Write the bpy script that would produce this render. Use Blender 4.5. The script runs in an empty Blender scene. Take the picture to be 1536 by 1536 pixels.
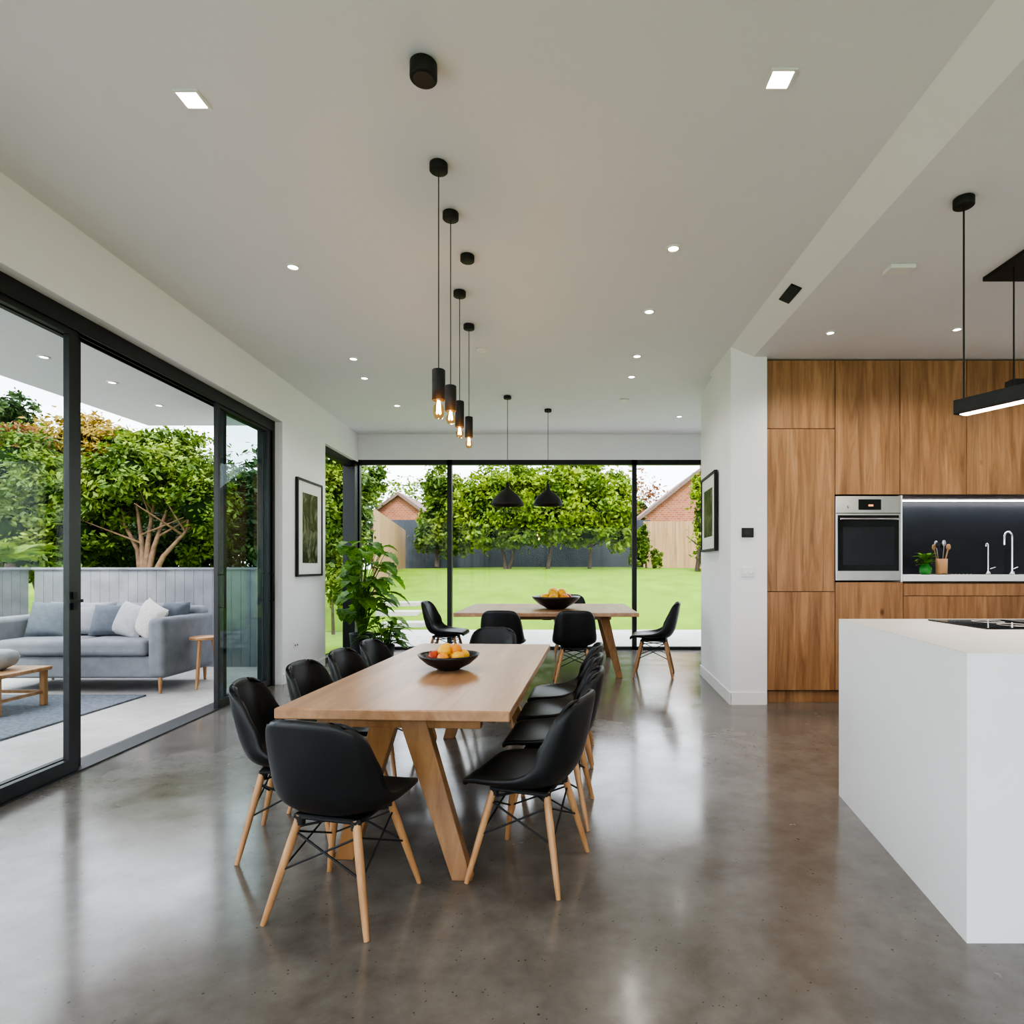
import bpy, bmesh, math, random
from mathutils import Vector, Matrix, Euler
rnd = random.Random(7)
scene = bpy.context.scene
HC = 1.4      # camera height
CEIL = 3.63
KCEIL = 3.53

# ------------------------------------------------------------------ materials
def nodes_of(name):
    m = bpy.data.materials.new(name); m.use_nodes = True
    nt = m.node_tree
    return m, nt, nt.nodes['Principled BSDF']
def setin(n, k, v):
    if k in n.inputs: n.inputs[k].default_value = v
def col(c): return (c[0], c[1], c[2], 1.0)
def coords(nt, scale=(1,1,1), rot=(0,0,0)):
    tc = nt.nodes.new('ShaderNodeTexCoord'); mp = nt.nodes.new('ShaderNodeMapping')
    mp.inputs['Scale'].default_value = scale; mp.inputs['Rotation'].default_value = rot
    nt.links.new(tc.outputs['Object'], mp.inputs['Vector'])
    return mp.outputs['Vector']
def noise(nt, vec, scale, detail=4, rough=.55, dist=0.0):
    n = nt.nodes.new('ShaderNodeTexNoise')
    n.inputs['Scale'].default_value = scale; n.inputs['Detail'].default_value = detail
    n.inputs['Roughness'].default_value = rough; n.inputs['Distortion'].default_value = dist
    nt.links.new(vec, n.inputs['Vector']); return n.outputs['Fac']
def ramp(nt, fac, stops):
    r = nt.nodes.new('ShaderNodeValToRGB'); cr = r.color_ramp
    while len(cr.elements) < len(stops): cr.elements.new(0.5)
    for e, (p, c) in zip(cr.elements, stops):
        e.position = p; e.color = col(c)
    nt.links.new(fac, r.inputs['Fac']); return r.outputs['Color']
def bump(nt, fac, bsdf, strength, dist=.01):
    b = nt.nodes.new('ShaderNodeBump'); b.inputs['Strength'].default_value = strength
    b.inputs['Distance'].default_value = dist
    nt.links.new(fac, b.inputs['Height']); nt.links.new(b.outputs['Normal'], bsdf.inputs['Normal'])
def plain(name, c, rough=.5, metal=0.0, var=.06, nscale=6, bmp=0.0, spec=.5):
    m, nt, b = nodes_of(name)
    v = coords(nt)
    f = noise(nt, v, nscale)
    c1 = tuple(max(0, x*(1-var)) for x in c); c2 = tuple(min(1, x*(1+var)) for x in c)
    nt.links.new(ramp(nt, f, [(.3, c1), (.7, c2)]), b.inputs['Base Color'])
    setin(b, 'Roughness', rough); setin(b, 'Metallic', metal); setin(b, 'Specular IOR Level', spec)
    if bmp: bump(nt, noise(nt, v, nscale*20, 3), b, bmp)
    return m
def emit(name, c, s):
    m, nt, b = nodes_of(name)
    setin(b, 'Base Color', col(c)); setin(b, 'Emission Color', col(c)); setin(b, 'Emission Strength', s)
    return m
def wood(name, dark, mid, light, axis, rough=.45, fine=14, knots=False, off=0):
    m, nt, b = nodes_of(name)
    s = [1, 1, 1]; s[axis] = .07
    tc = nt.nodes.new('ShaderNodeTexCoord'); mp = nt.nodes.new('ShaderNodeMapping')
    mp.inputs['Scale'].default_value = s; mp.inputs['Location'].default_value = (off, off, off)
    nt.links.new(tc.outputs['Object'], mp.inputs['Vector']); v = mp.outputs['Vector']
    f = noise(nt, v, fine, 6, .62, .8)
    c = ramp(nt, f, [(.28, dark), (.5, mid), (.72, light)])
    f2 = noise(nt, v, 5, 2, .5, .3)
    mx = nt.nodes.new('ShaderNodeMix'); mx.data_type = 'RGBA'; mx.blend_type = 'MULTIPLY'
    mx.inputs[0].default_value = 1.0
    nt.links.new(c, mx.inputs[6])
    nt.links.new(ramp(nt, f2, [(.3, (.85,.84,.83)), (.7, (1.06,1.05,1.04))]), mx.inputs[7])
    out = mx.outputs[2]
    if knots:
        mp2 = nt.nodes.new('ShaderNodeMapping'); s2=[1,1,1]; s2[axis]=.55
        mp2.inputs['Scale'].default_value = s2; mp2.inputs['Location'].default_value=(off*1.3,off,off*.7)
        nt.links.new(tc.outputs['Object'], mp2.inputs['Vector'])
        vo = nt.nodes.new('ShaderNodeTexVoronoi'); vo.inputs['Scale'].default_value = 2.6
        nt.links.new(mp2.outputs['Vector'], vo.inputs['Vector'])
        mk = nt.nodes.new('ShaderNodeMix'); mk.data_type='RGBA'; mk.blend_type='MULTIPLY'; mk.inputs[0].default_value=1
        nt.links.new(out, mk.inputs[6])
        nt.links.new(ramp(nt, vo.outputs['Distance'], [(.02,(.35,.27,.2)),(.075,(1,1,1))]), mk.inputs[7])
        out = mk.outputs[2]
    nt.links.new(out, b.inputs['Base Color'])
    setin(b, 'Roughness', rough)
    bump(nt, f, b, .12, .004)
    return m
def foliage(name, cs, trans=.25, nscale=1.3):
    m, nt, b = nodes_of(name)
    v = coords(nt)
    f1 = noise(nt, v, nscale, 2); f2 = noise(nt, v, nscale*9, 2)
    mt = nt.nodes.new('ShaderNodeMath'); mt.operation='ADD'
    nt.links.new(f1, mt.inputs[0]); nt.links.new(f2, mt.inputs[1])
    m2 = nt.nodes.new('ShaderNodeMath'); m2.operation='MULTIPLY'; m2.inputs[1].default_value=.5
    nt.links.new(mt.outputs[0], m2.inputs[0])
    c = ramp(nt, m2.outputs[0], [(.36, cs[0]), (.5, cs[1]), (.62, cs[2])])
    nt.links.new(c, b.inputs['Base Color']); setin(b, 'Roughness', .55); setin(b,'Specular IOR Level',.3)
    tr = nt.nodes.new('ShaderNodeBsdfTranslucent'); nt.links.new(c, tr.inputs['Color'])
    mx = nt.nodes.new('ShaderNodeMixShader'); mx.inputs[0].default_value = trans
    out = nt.nodes['Material Output']
    nt.links.new(b.outputs[0], mx.inputs[1]); nt.links.new(tr.outputs[0], mx.inputs[2])
    nt.links.new(mx.outputs[0], out.inputs['Surface'])
    return m
def glassmat(name, tint, edge=.14):
    m, nt, b = nodes_of(name)
    out = nt.nodes['Material Output']
    t = nt.nodes.new('ShaderNodeBsdfTransparent'); t.inputs['Color'].default_value = col(tint)
    g = nt.nodes.new('ShaderNodeBsdfGlossy'); g.inputs['Roughness'].default_value = .01
    fr = nt.nodes.new('ShaderNodeLayerWeight'); fr.inputs['Blend'].default_value = .5
    pw = nt.nodes.new('ShaderNodeMath'); pw.operation='POWER'; pw.inputs[1].default_value=5
    ma = nt.nodes.new('ShaderNodeMath'); ma.operation='MULTIPLY_ADD'; ma.inputs[1].default_value=edge; ma.inputs[2].default_value=.006
    nt.links.new(fr.outputs['Facing'], pw.inputs[0]); nt.links.new(pw.outputs[0], ma.inputs[0])
    mx = nt.nodes.new('ShaderNodeMixShader')
    nt.links.new(ma.outputs[0], mx.inputs[0]); nt.links.new(t.outputs[0], mx.inputs[1]); nt.links.new(g.outputs[0], mx.inputs[2])
    nt.links.new(mx.outputs[0], out.inputs['Surface'])
    nt.nodes.remove(b)
    return m

def concrete(name, c1, c2, c3, r0, r1, speck=True, spec=.5, coat=0):
    m, nt, b = nodes_of(name)
    v = coords(nt)
    f = noise(nt, v, .9, 6, .6, .4); f2 = noise(nt, v, 7, 5, .65)
    ad = nt.nodes.new('ShaderNodeMix'); ad.data_type='FLOAT'; ad.inputs[0].default_value=.4
    nt.links.new(f, ad.inputs[2]); nt.links.new(f2, ad.inputs[3])
    c = ramp(nt, ad.outputs[0], [(.38, c1), (.5, c2), (.62, c3)])
    if speck:
        vo = nt.nodes.new('ShaderNodeTexVoronoi'); vo.inputs['Scale'].default_value = 46
        nt.links.new(v, vo.inputs['Vector'])
        n3 = noise(nt, v, 18, 2)
        mm = nt.nodes.new('ShaderNodeMath'); mm.operation='ADD'
        nt.links.new(vo.outputs['Distance'], mm.inputs[0]); nt.links.new(n3, mm.inputs[1])
        mx = nt.nodes.new('ShaderNodeMix'); mx.data_type='RGBA'; mx.blend_type='MULTIPLY'; mx.inputs[0].default_value=1
        nt.links.new(c, mx.inputs[6])
        nt.links.new(ramp(nt, mm.outputs[0], [(.48,(.45,.42,.40)),(.56,(1,1,1))]), mx.inputs[7])
        c = mx.outputs[2]
    nt.links.new(c, b.inputs['Base Color'])
    mr = nt.nodes.new('ShaderNodeMapRange'); mr.inputs[1].default_value=.3; mr.inputs[2].default_value=.7
    mr.inputs[3].default_value=r0; mr.inputs[4].default_value=r1
    nt.links.new(noise(nt, v, 2.2, 5, .6), mr.inputs[0]); nt.links.new(mr.outputs[0], b.inputs['Roughness'])
    setin(b,'Specular IOR Level',spec)
    if coat: setin(b,'Coat Weight',coat); setin(b,'Coat Roughness',.12)
    bump(nt, f2, b, .05, .004)
    return m

M = {}
M['wall'] = plain('white_wall_paint', (.84,.835,.865), .7, var=.01, nscale=2)
M['ceil'] = plain('ceiling_paint', (.76,.755,.79), .8, var=.01, nscale=1)
M['trim'] = plain('trim_paint', (.83,.83,.85), .4, var=.01)
M['floor'] = concrete('polished_concrete', (.118,.103,.091), (.158,.142,.128), (.200,.182,.166), .13, .28, True, .55, .3)
M['patio'] = concrete('patio_concrete', (.40,.38,.36), (.47,.45,.43), (.54,.52,.50), .5, .8, False)
M['black'] = plain('black_powdercoat', (.014,.015,.017), .4, var=.1)
M['blackm'] = plain('matt_black_metal', (.018,.018,.019), .55, var=.1)
M['leather'] = plain('black_leather', (.012,.0125,.014), .40, var=.15, bmp=.05)
M['glass'] = glassmat('window_glass', (.97,.985,.98))
M['glassg'] = glassmat('tinted_door_glass', (.72,.80,.78), .5)
M['woodc'] = [wood('oak_cabinet_%d'%i, (.235,.116,.052), (.385,.208,.103), (.52,.305,.165), 2, .5, 15, True, off=i*3.7) for i in range(4)]
M['woodt'] = wood('oak_table_top', (.33,.178,.10), (.43,.25,.145), (.52,.325,.20), 1, .30, 11, True)
M['woodleg'] = wood('oak_table_leg', (.22,.10,.038), (.30,.152,.06), (.38,.21,.09), 2, .4, 14)
M['woodl'] = wood('beech_leg', (.35,.175,.072), (.46,.25,.115), (.56,.33,.17), 2, .4, 16)
M['island'] = plain('white_solid_surface', (.82,.83,.86), .35, var=.01)
M['islandtop'] = plain('stone_worktop', (.74,.72,.71), .3, var=.03)
M['steel'] = plain('brushed_steel', (.55,.54,.53), .3, 1.0, var=.05)
M['chrome'] = plain('chrome', (.75,.76,.78), .08, 1.0, var=.01)
M['blackglass'] = plain('black_glass', (.01,.01,.012), .06, var=.1)
M['splash'] = plain('charcoal_splashback', (.014,.016,.021), .3, var=.15)
M['down'] = emit('downlight_glow', (1,.94,.84), 9)
M['led'] = emit('led_strip', (.95,.97,1), 9)
M['ledw'] = emit('led_warm', (1,.8,.6), 6)
M['fil'] = emit('filament', (1,.5,.16), 30)
M['display'] = emit('oven_display', (.7,.3,.15), .6)
M['bulb'] = glassmat('amber_bulb_glass', (1.0,.80,.55), .6)
M['sofa'] = plain('grey_sofa_fabric', (.22,.228,.245), .95, var=.1, nscale=8, bmp=.3, spec=.2)
M['cushl'] = plain('light_cushion_fabric', (.36,.36,.36), .95, var=.1, nscale=20, bmp=.3, spec=.2)
M['cushd'] = plain('slate_cushion_fabric', (.13,.145,.165), .95, var=.1, nscale=20, bmp=.3, spec=.2)
M['cushw'] = plain('cream_cushion_fabric', (.48,.445,.42), .95, var=.12, nscale=30, bmp=.3, spec=.2)
M['rug'] = plain('blue_grey_rug', (.22,.24,.275), 1, var=.25, nscale=30, bmp=.5, spec=.1)
M['fenceg'] = plain('grey_fence', (.23,.24,.25), .8, var=.2, nscale=3)
M['fenced'] = plain('dark_fence', (.055,.062,.08), .8, var=.2, nscale=2)
M['fencew'] = wood('cedar_fence', (.34,.20,.11), (.43,.27,.16), (.50,.33,.21), 2, .8, 8)
M['lawn'] = plain('lawn_grass', (.155,.26,.026), .9, var=.16, nscale=1.2, bmp=.4, spec=.15)
M['bark'] = plain('bark', (.20,.125,.08), .9, var=.3, nscale=9, bmp=.5)
M['barkd'] = plain('dark_bark', (.09,.065,.05), .9, var=.3, nscale=9, bmp=.5)
M['leafg'] = foliage('leaves_green', ((.03,.07,.010), (.105,.175,.022), (.25,.32,.045)))
M['leafb'] = foliage('leaves_bright', ((.05,.11,.008), (.165,.255,.02), (.34,.41,.045)), .3, 1.0)
M['leafd'] = foliage('leaves_dark', ((.018,.042,.014), (.045,.085,.025), (.09,.14,.04)))
M['leafa'] = foliage('leaves_autumn', ((.14,.11,.02), (.30,.20,.035), (.42,.33,.07)))
M['leafr'] = foliage('leaves_russet', ((.12,.05,.02), (.25,.09,.04), (.3,.2,.06)))
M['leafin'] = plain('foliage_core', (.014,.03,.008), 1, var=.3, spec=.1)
M['pleaf'] = foliage('houseplant_leaf', ((.05,.14,.02), (.12,.26,.03), (.24,.42,.06)), .3, 4)
M['pot'] = plain('charcoal_pot', (.045,.05,.058), .6)
M['soil'] = plain('soil', (.03,.02,.015), 1)
M['bowl'] = plain('dark_bowl', (.02,.018,.018), .3)
M['orange'] = plain('orange_fruit', (.76,.28,.03), .4, var=.12, nscale=12)
M['yellow'] = plain('yellow_fruit', (.82,.45,.04), .4, var=.12, nscale=12)
M['red'] = plain('red_fruit', (.45,.06,.02), .35, var=.2, nscale=12)
M['green'] = plain('green_fruit', (.2,.38,.05), .4, var=.12, nscale=12)
M['white'] = plain('white_plastic', (.78,.78,.78), .4, var=.01)
M['mat'] = plain('picture_mat', (.78,.78,.76), .8, var=.01)
M['roof'] = plain('roof_tile', (.16,.105,.09), .8, var=.2, nscale=9)
M['cork'] = plain('utensil_wood', (.42,.24,.12), .6)
M['glassgreen'] = plain('green_glass', (.03,.2,.03), .15)
# art
m, nt, b = nodes_of('art_print'); v = coords(nt, (2.5,2.5,1.6))
nt.links.new(ramp(nt, noise(nt, v, 2.0, 6, .6, 1.2), [(.35,(.015,.02,.015)),(.5,(.07,.085,.05)),(.6,(.25,.24,.18)),(.7,(.05,.05,.04))]), b.inputs['Base Color'])
setin(b,'Roughness',.2); M['art'] = m
# brick
m, nt, b = nodes_of('brick'); tc = nt.nodes.new('ShaderNodeTexCoord')
mp = nt.nodes.new('ShaderNodeMapping'); mp.inputs['Rotation'].default_value=(math.pi/2,0,0)
br = nt.nodes.new('ShaderNodeTexBrick'); br.inputs['Scale'].default_value=2.2
br.inputs['Color1'].default_value=(.28,.085,.045,1); br.inputs['Color2'].default_value=(.35,.13,.07,1); br.inputs['Mortar'].default_value=(.3,.24,.2,1)
nt.links.new(tc.outputs['Object'], mp.inputs[0]); nt.links.new(mp.outputs[0], br.inputs['Vector']); nt.links.new(br.outputs['Color'], b.inputs['Base Color'])
setin(b,'Roughness',.9); M['brick']=m

# ------------------------------------------------------------------ builder
class B:
    def __init__(s): s.v=[]; s.f=[]; s.m=[]; s.sm=[]; s.mats=[]
    def mi(s, mat):
        if mat not in s.mats: s.mats.append(mat)
        return s.mats.index(mat)
    def add(s, vs, fs, mat, smooth=False, mtx=None):
        o=len(s.v); k=s.mi(mat)
        for p in vs:
            p=Vector(p)
            if mtx is not None: p=mtx@p
            s.v.append((p.x,p.y,p.z))
        for i,f in enumerate(fs):
            s.f.append(tuple(i_+o for i_ in f)); s.m.append(k); s.sm.append(smooth[i] if isinstance(smooth,list) else smooth)
    def box(s, a, b, mat, mtx=None):
        x0,y0,z0=a; x1,y1,z1=b
        vs=[(x0,y0,z0),(x1,y0,z0),(x1,y1,z0),(x0,y1,z0),(x0,y0,z1),(x1,y0,z1),(x1,y1,z1),(x0,y1,z1)]
        s.add(vs,[(0,3,2,1),(4,5,6,7),(0,1,5,4),(1,2,6,5),(2,3,7,6),(3,0,4,7)],mat,False,mtx)
    def rbox(s, a, b, mat, r=.02, seg=3, mtx=None, smooth=True):
        bm=bmesh.new(); bmesh.ops.create_cube(bm,size=1)
        for v in bm.verts:
            v.co=Vector([a[i]+(v.co[i]+.5)*(b[i]-a[i]) for i in range(3)])
        bmesh.ops.bevel(bm,geom=bm.edges[:]+bm.verts[:],offset=r,segments=seg,profile=.5,affect='EDGES')
        bm.verts.index_update(); bm.normal_update()
        sm=[bool(smooth and max(abs(f.normal.x),abs(f.normal.y),abs(f.normal.z))<.9999) for f in bm.faces]
        s.add([v.co.copy() for v in bm.verts],[[v.index for v in f.verts] for f in bm.faces],mat,sm,mtx); bm.free()
    def prism(s, poly, z0, z1, mat):
        n=len(poly)
        ar=sum(poly[i][0]*poly[(i+1)%n][1]-poly[(i+1)%n][0]*poly[i][1] for i in range(n))
        if ar<0: poly=poly[::-1]
        vs=[(x,y,z0) for x,y in poly]+[(x,y,z1) for x,y in poly]
        fs=[tuple(range(n-1,-1,-1)),tuple(range(n,2*n))]+[(i,(i+1)%n,n+(i+1)%n,n+i) for i in range(n)]
        s.add(vs,fs,mat)
    def tube(s, pts, rad, mat, n=10, caps=True, mtx=None):
        pts=[Vector(p) for p in pts]
        if not isinstance(rad,(list,tuple)): rad=[rad]*len(pts)
        vs=[];fs=[]; up=None
        for i,p in enumerate(pts):
            d=(pts[min(i+1,len(pts)-1)]-pts[max(i-1,0)]).normalized()
            if up is None:
                up=Vector((0,0,1)) if abs(d.z)<.9 else Vector((1,0,0))
            x=d.cross(up).normalized(); y=x.cross(d).normalized(); up=y
            for k in range(n):
                a=2*math.pi*k/n; vs.append(p+(x*math.cos(a)+y*math.sin(a))*rad[i])
        for i in range(len(pts)-1):
            for k in range(n):
                fs.append((i*n+k,i*n+(k+1)%n,(i+1)*n+(k+1)%n,(i+1)*n+k))
        s.add(vs,fs,mat,True,mtx)
        if caps:
            s.add(vs[:n],[tuple(range(n-1,-1,-1))],mat,False,mtx); s.add(vs[-n:],[tuple(range(n))],mat,False,mtx)
    def lathe(s, prof, c, mat, n=24, mtx=None, smooth=True):
        vs=[];fs=[]
        for r,z in prof:
            for k in range(n):
                a=2*math.pi*k/n; vs.append((c[0]+r*math.cos(a),c[1]+r*math.sin(a),c[2]+z))
        for i in range(len(prof)-1):
            for k in range(n):
                fs.append((i*n+k,i*n+(k+1)%n,(i+1)*n+(k+1)%n,(i+1)*n+k))
        s.add(vs,fs,mat,smooth,mtx)
    def disc(s,c,r,mat,n=24,up=False):
        vs=[(c[0]+r*math.cos(2*math.pi*k/n),c[1]+r*math.sin(2*math.pi*k/n),c[2]) for k in range(n)]
        s.add(vs,[tuple(range(n)) if up else tuple(range(n-1,-1,-1))],mat)
    def cyl(s,c,r,z0,z1,mat,n=24,bev=.004):
        s.lathe([(0.0001,z0),(r-bev,z0),(r,z0+bev),(r,z1-bev),(r-bev,z1),(0.0001,z1)],(c[0],c[1],0),mat,n)
    def ball(s,c,r,mat,n=14,sc=(1,1,1),mtx=None,e=1.0):
        vs=[];fs=[]; m_=n//2+1
        def pw(x): return math.copysign(abs(x)**e,x)
        for i in range(m_+1):
            t=math.pi*i/m_
            for k in range(n):
                a=2*math.pi*k/n
                vs.append((c[0]+r*sc[0]*pw(math.sin(t))*pw(math.cos(a)),c[1]+r*sc[1]*pw(math.sin(t))*pw(math.sin(a)),c[2]+r*sc[2]*pw(math.cos(t))))
        for i in range(m_):
            for k in range(n):
                fs.append((i*n+k,(i+1)*n+k,(i+1)*n+(k+1)%n,i*n+(k+1)%n))
        s.add(vs,fs,mat,True,mtx)
    def pillow(s,w,h,t,mat,mtx,n=14):
        for sg in (1,-1):
            vs=[];fs=[]
            for i in range(n+1):
                for j in range(n+1):
                    u=2*i/n-1; v=2*j/n-1
                    e=(1-abs(u)**2.6)*(1-abs(v)**2.6)
                    pin=1-.07*(1-abs(u)**2)*(abs(v)**2); pin2=1-.07*(1-abs(v)**2)*(abs(u)**2)
                    vs.append((u*w/2*pin2, sg*(t/2)*(max(e,0)**.45), v*h/2*pin))
            for i in range(n):
                for j in range(n):
                    q=(i*(n+1)+j,(i+1)*(n+1)+j,(i+1)*(n+1)+j+1,i*(n+1)+j+1)
                    fs.append(q if sg<0 else q[::-1])
            s.add(vs,fs,mat,True,mtx)
    def mesh(s,name):
        me=bpy.data.meshes.new(name); me.from_pydata(s.v,[],s.f)
        for m_ in s.mats: me.materials.append(m_)
        me.polygons.foreach_set('material_index',s.m); me.polygons.foreach_set('use_smooth',s.sm)
        me.update(); return me
    def obj(s,name,loc=(0,0,0),rz=0,bevel=0,scale=1):
        return place(s.mesh(name),name,loc,rz,bevel,scale)
def place(me,name,loc=(0,0,0),rz=0,bevel=0,scale=1):
    o=bpy.data.objects.new(name,me); scene.collection.objects.link(o)
    o.location=loc; o.rotation_euler=(0,0,rz); o.scale=(scale,)*3
    if bevel:
        md=o.modifiers.new('bev','BEVEL'); md.width=bevel; md.segments=2; md.limit_method='ANGLE'; md.angle_limit=.7
    return o
def light(name,kind,loc,power,colr,parent=None,size=.1,rot=(0,0,0),spot=2.2):
    l=bpy.data.lights.new(name,kind); l.energy=power; l.color=colr
    if kind=='AREA': l.shape='DISK'; l.size=size
    if kind=='POINT': l.shadow_soft_size=size
    if kind=='SPOT': l.spot_size=spot; l.spot_blend=.8; l.shadow_soft_size=size
    o=bpy.data.objects.new(name,l); scene.collection.objects.link(o)
    o.location=loc; o.rotation_euler=rot
    if parent: o.parent=parent
    return o

# ------------------------------------------------------------------ room shell
def lx(y,d=0): return -3.18-(y-3.4)*0.041-d
def lslab(b,y0,y1,d0,d1,z0,z1,mat):
    b.prism([(lx(y0,d0),y0),(lx(y1,d0),y1),(lx(y1,d1),y1),(lx(y0,d1),y0)],z0,z1,mat)
YB=10.1; YS=-3.2
b=B(); b.prism([(lx(YS,.32),YS-.2),(7.2,YS-.2),(7.2,YB+.15),(lx(YB,.32),YB+.15)],-.12,0,M['floor']); b.obj('floor')
b=B(); b.prism([(lx(YS,.3),YS-.2),(1.70,YS-.2),(1.70,YB+.15),(lx(YB,.3),YB+.15)],CEIL,CEIL+.25,M['ceil'])
b.box((1.70,7.0,CEIL),(4.3,YB+.15,CEIL+.25),M['ceil'])
b.box((1.93,YS-.2,KCEIL),(7.2,6.98,CEIL+.25),M['ceil'])
b.obj('ceiling')
b=B()   # bulkhead between the two ceiling levels
vs=[(1.70,YS-.2,CEIL),(1.93,YS-.2,KCEIL),(1.93,YS-.2,CEIL+.25),(1.70,YS-.2,CEIL+.25)]
vs2=[(x,6.98,z) for x,_,z in vs]
b.add(vs+vs2,[(0,1,2,3),(7,6,5,4),(0,4,5,1),(1,5,6,2),(2,6,7,3),(3,7,4,0)],M['wall']); b.obj('trim_bulkhead')
b=B()
lslab(b,YS-.2,7.12,0,.30,3.12,CEIL,M['wall'])
lslab(b,7.12,8.55,0,.30,0,CEIL,M['wall'])
lslab(b,8.55,YB+.15,0,.30,3.16,CEIL,M['wall'])
b.obj('wall_left')
b=B()
b.prism([(lx(YB),YB),(4.3,YB),(4.3,YB+.15),(lx(YB),YB+.15)],3.2,CEIL,M['wall'])
b.obj('wall_back')
b=B()
b.prism([(1.70,6.09),(2.068,6.09),(2.068,7.8),(1.79,7.8)],0,CEIL,M['wall']); b.obj('wall_right')
b=B(); b.box((2.068,6.80,0),(7.2,6.98,KCEIL),M['wall']); b.box((2.068,6.98,0),(4.3,7.12,CEIL),M['wall'])
b.obj('wall_kitchen')
b=B(); b.box((4.15,7.12,0),(4.3,YB+.15,CEIL),M['wall']); b.obj('wall_dining_side')
b=B(); b.box((7.0,YS-.2,0),(7.2,6.8,KCEIL),M['wall']); b.obj('wall_kitchen_side')
b=B()   # wall behind the camera; its wide opening is added to admit sky light
b.prism([(lx(YS),YS-.2),(7.0,YS-.2),(7.0,YS),(lx(YS),YS)],3.0,KCEIL,M['wall'])
b.box((6.2,YS-.2,0),(7.0,YS,3.0),M['wall'])
b.obj('wall_rear')
b=B()  # unseen glazing, added with the rear opening to brighten the room
for x in (-2.9,-.7,1.5,3.8,6.15): b.box((x-.035,YS-.14,0),(x+.035,YS-.06,3.0),M['black'])
b.box((-2.9,YS-.14,2.93),(6.2,YS-.06,3.0),M['black']); b.box((-2.9,YS-.14,0),(6.2,YS-.06,.06),M['black'])
b.box((-2.86,YS-.105,.06),(6.11,YS-.095,2.93),M['glass']); b.obj('added_rear_window')
# baseboards
b=B()
b.prism([(1.695,6.075),(2.05,6.075),(2.05,6.089),(1.695,6.089)],0,.125,M['trim'])
b.prism([(1.685,6.075),(1.699,6.075),(1.789,7.8),(1.775,7.8)],0,.125,M['trim'])
b.obj('baseboard_right')
b=B(); lslab(b,7.14,8.5,-.014,-.001,0,.11,M['trim']); b.obj('baseboard_left')

# ---- sliding doors (left)
def panel(b,y0,y1,d0,d1,z0,z1,st,mat,rail=.09,top=.07,st2=None):
    st2=st2 or st
    lslab(b,y0,y0+st,d0,d1,z0,z1,M['black']); lslab(b,y1-st2,y1,d0,d1,z0,z1,M['black'])
    lslab(b,y0+st,y1-st2,d0,d1,z0,z0+rail,M['black']); lslab(b,y0+st,y1-st2,d0,d1,z1-top,z1,M['black'])
    dm=(d0+d1)/2
    lslab(b,y0+st-.01,y1-st2+.01,dm-.004,dm+.004,z0+rail-.01,z1-top+.01,mat)
ZT=3.03
b=B()
lslab(b,YS,7.12,.09,.27,ZT+.01,3.12,M['black'])
lslab(b,YS,7.12,.09,.27,.0,.012,M['black'])
lslab(b,7.06,7.12,.09,.27,.012,ZT+.01,M['black'])
for e in (.09,.15,.21): lslab(b,YS,7.06,e,e+.012,ZT-.03,ZT+.01,M['black'])
b.obj('door_frame')
b=B(); panel(b,1.95,4.10,.105,.145,.012,ZT,.08,M['glass'])
p=Vector((lx(4.06,.093),4.06,1.17)); b.box((p.x-.012,p.y-.018,p.z-.06),(p.x+.0,p.y+.018,p.z+.06),M['blackm'])
b.box((p.x,p.y-.01,p.z-.01),(p.x+.04,p.y+.01,p.z+.01),M['blackm']); b.box((p.x+.03,p.y-.10,p.z-.01),(p.x+.045,p.y+.01,p.z+.01),M['blackm'])
b.obj('door_1')
b=B(); panel(b,2.15,4.20,.165,.205,.012,ZT,.08,M['glass']); b.obj('door_2')
b=B(); panel(b,5.88,7.05,.105,.145,.012,ZT,.045,M['glassg'],.07,.06,.09)
for yy in (5.905,7.0):
    x=lx(yy,.097); b.tube([(x,yy,1.0),(x+.045,yy,1.0),(x+.045,yy,1.32),(x,yy,1.32)],.009,M['blackm'],8)
b.obj('door_3')
b=B(); panel(b,6.1,7.05,.165,.205,.012,ZT,.06,M['glass'],.07,.06); b.obj('door_6')
b=B(); panel(b,-.6,1.96,.165,.205,.012,ZT,.08,M['glass']); b.obj('door_4')
b=B(); panel(b,-3.0,-.5,.105,.145,.012,ZT,.08,M['glass']); b.obj('door_5')
# ---- corner window and back window
b=B()
lslab(b,8.56,8.64,.06,.16,0,3.16,M['black']); lslab(b,9.92,YB-.02,.0,.2,0,3.16,M['black'])
lslab(b,8.64,9.92,.06,.16,3.06,3.16,M['black']); lslab(b,8.64,9.92,.06,.16,0,.07,M['black'])
lslab(b,8.63,9.93,.10,.108,.06,3.07,M['glass']); b.obj('window_1')
b=B(); y0,y1=YB+.01,YB+.11; xl=lx(YB)+.0
b.box((xl-.1,y0,0),(xl+.02,y1,3.2),M['black'])
for x in (-1.92,1.20,4.08): b.box((x-.038,y0,0),(x+.038,y1,3.2),M['black'])
b.box((xl,y0,3.12),(4.14,y1,3.2),M['black']); b.box((xl,y0,0),(4.14,y1,.05),M['black'])
b.box((xl,y0+.045,.05),(4.08,y0+.055,3.12),M['glass']); b.obj('window_2')

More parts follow.
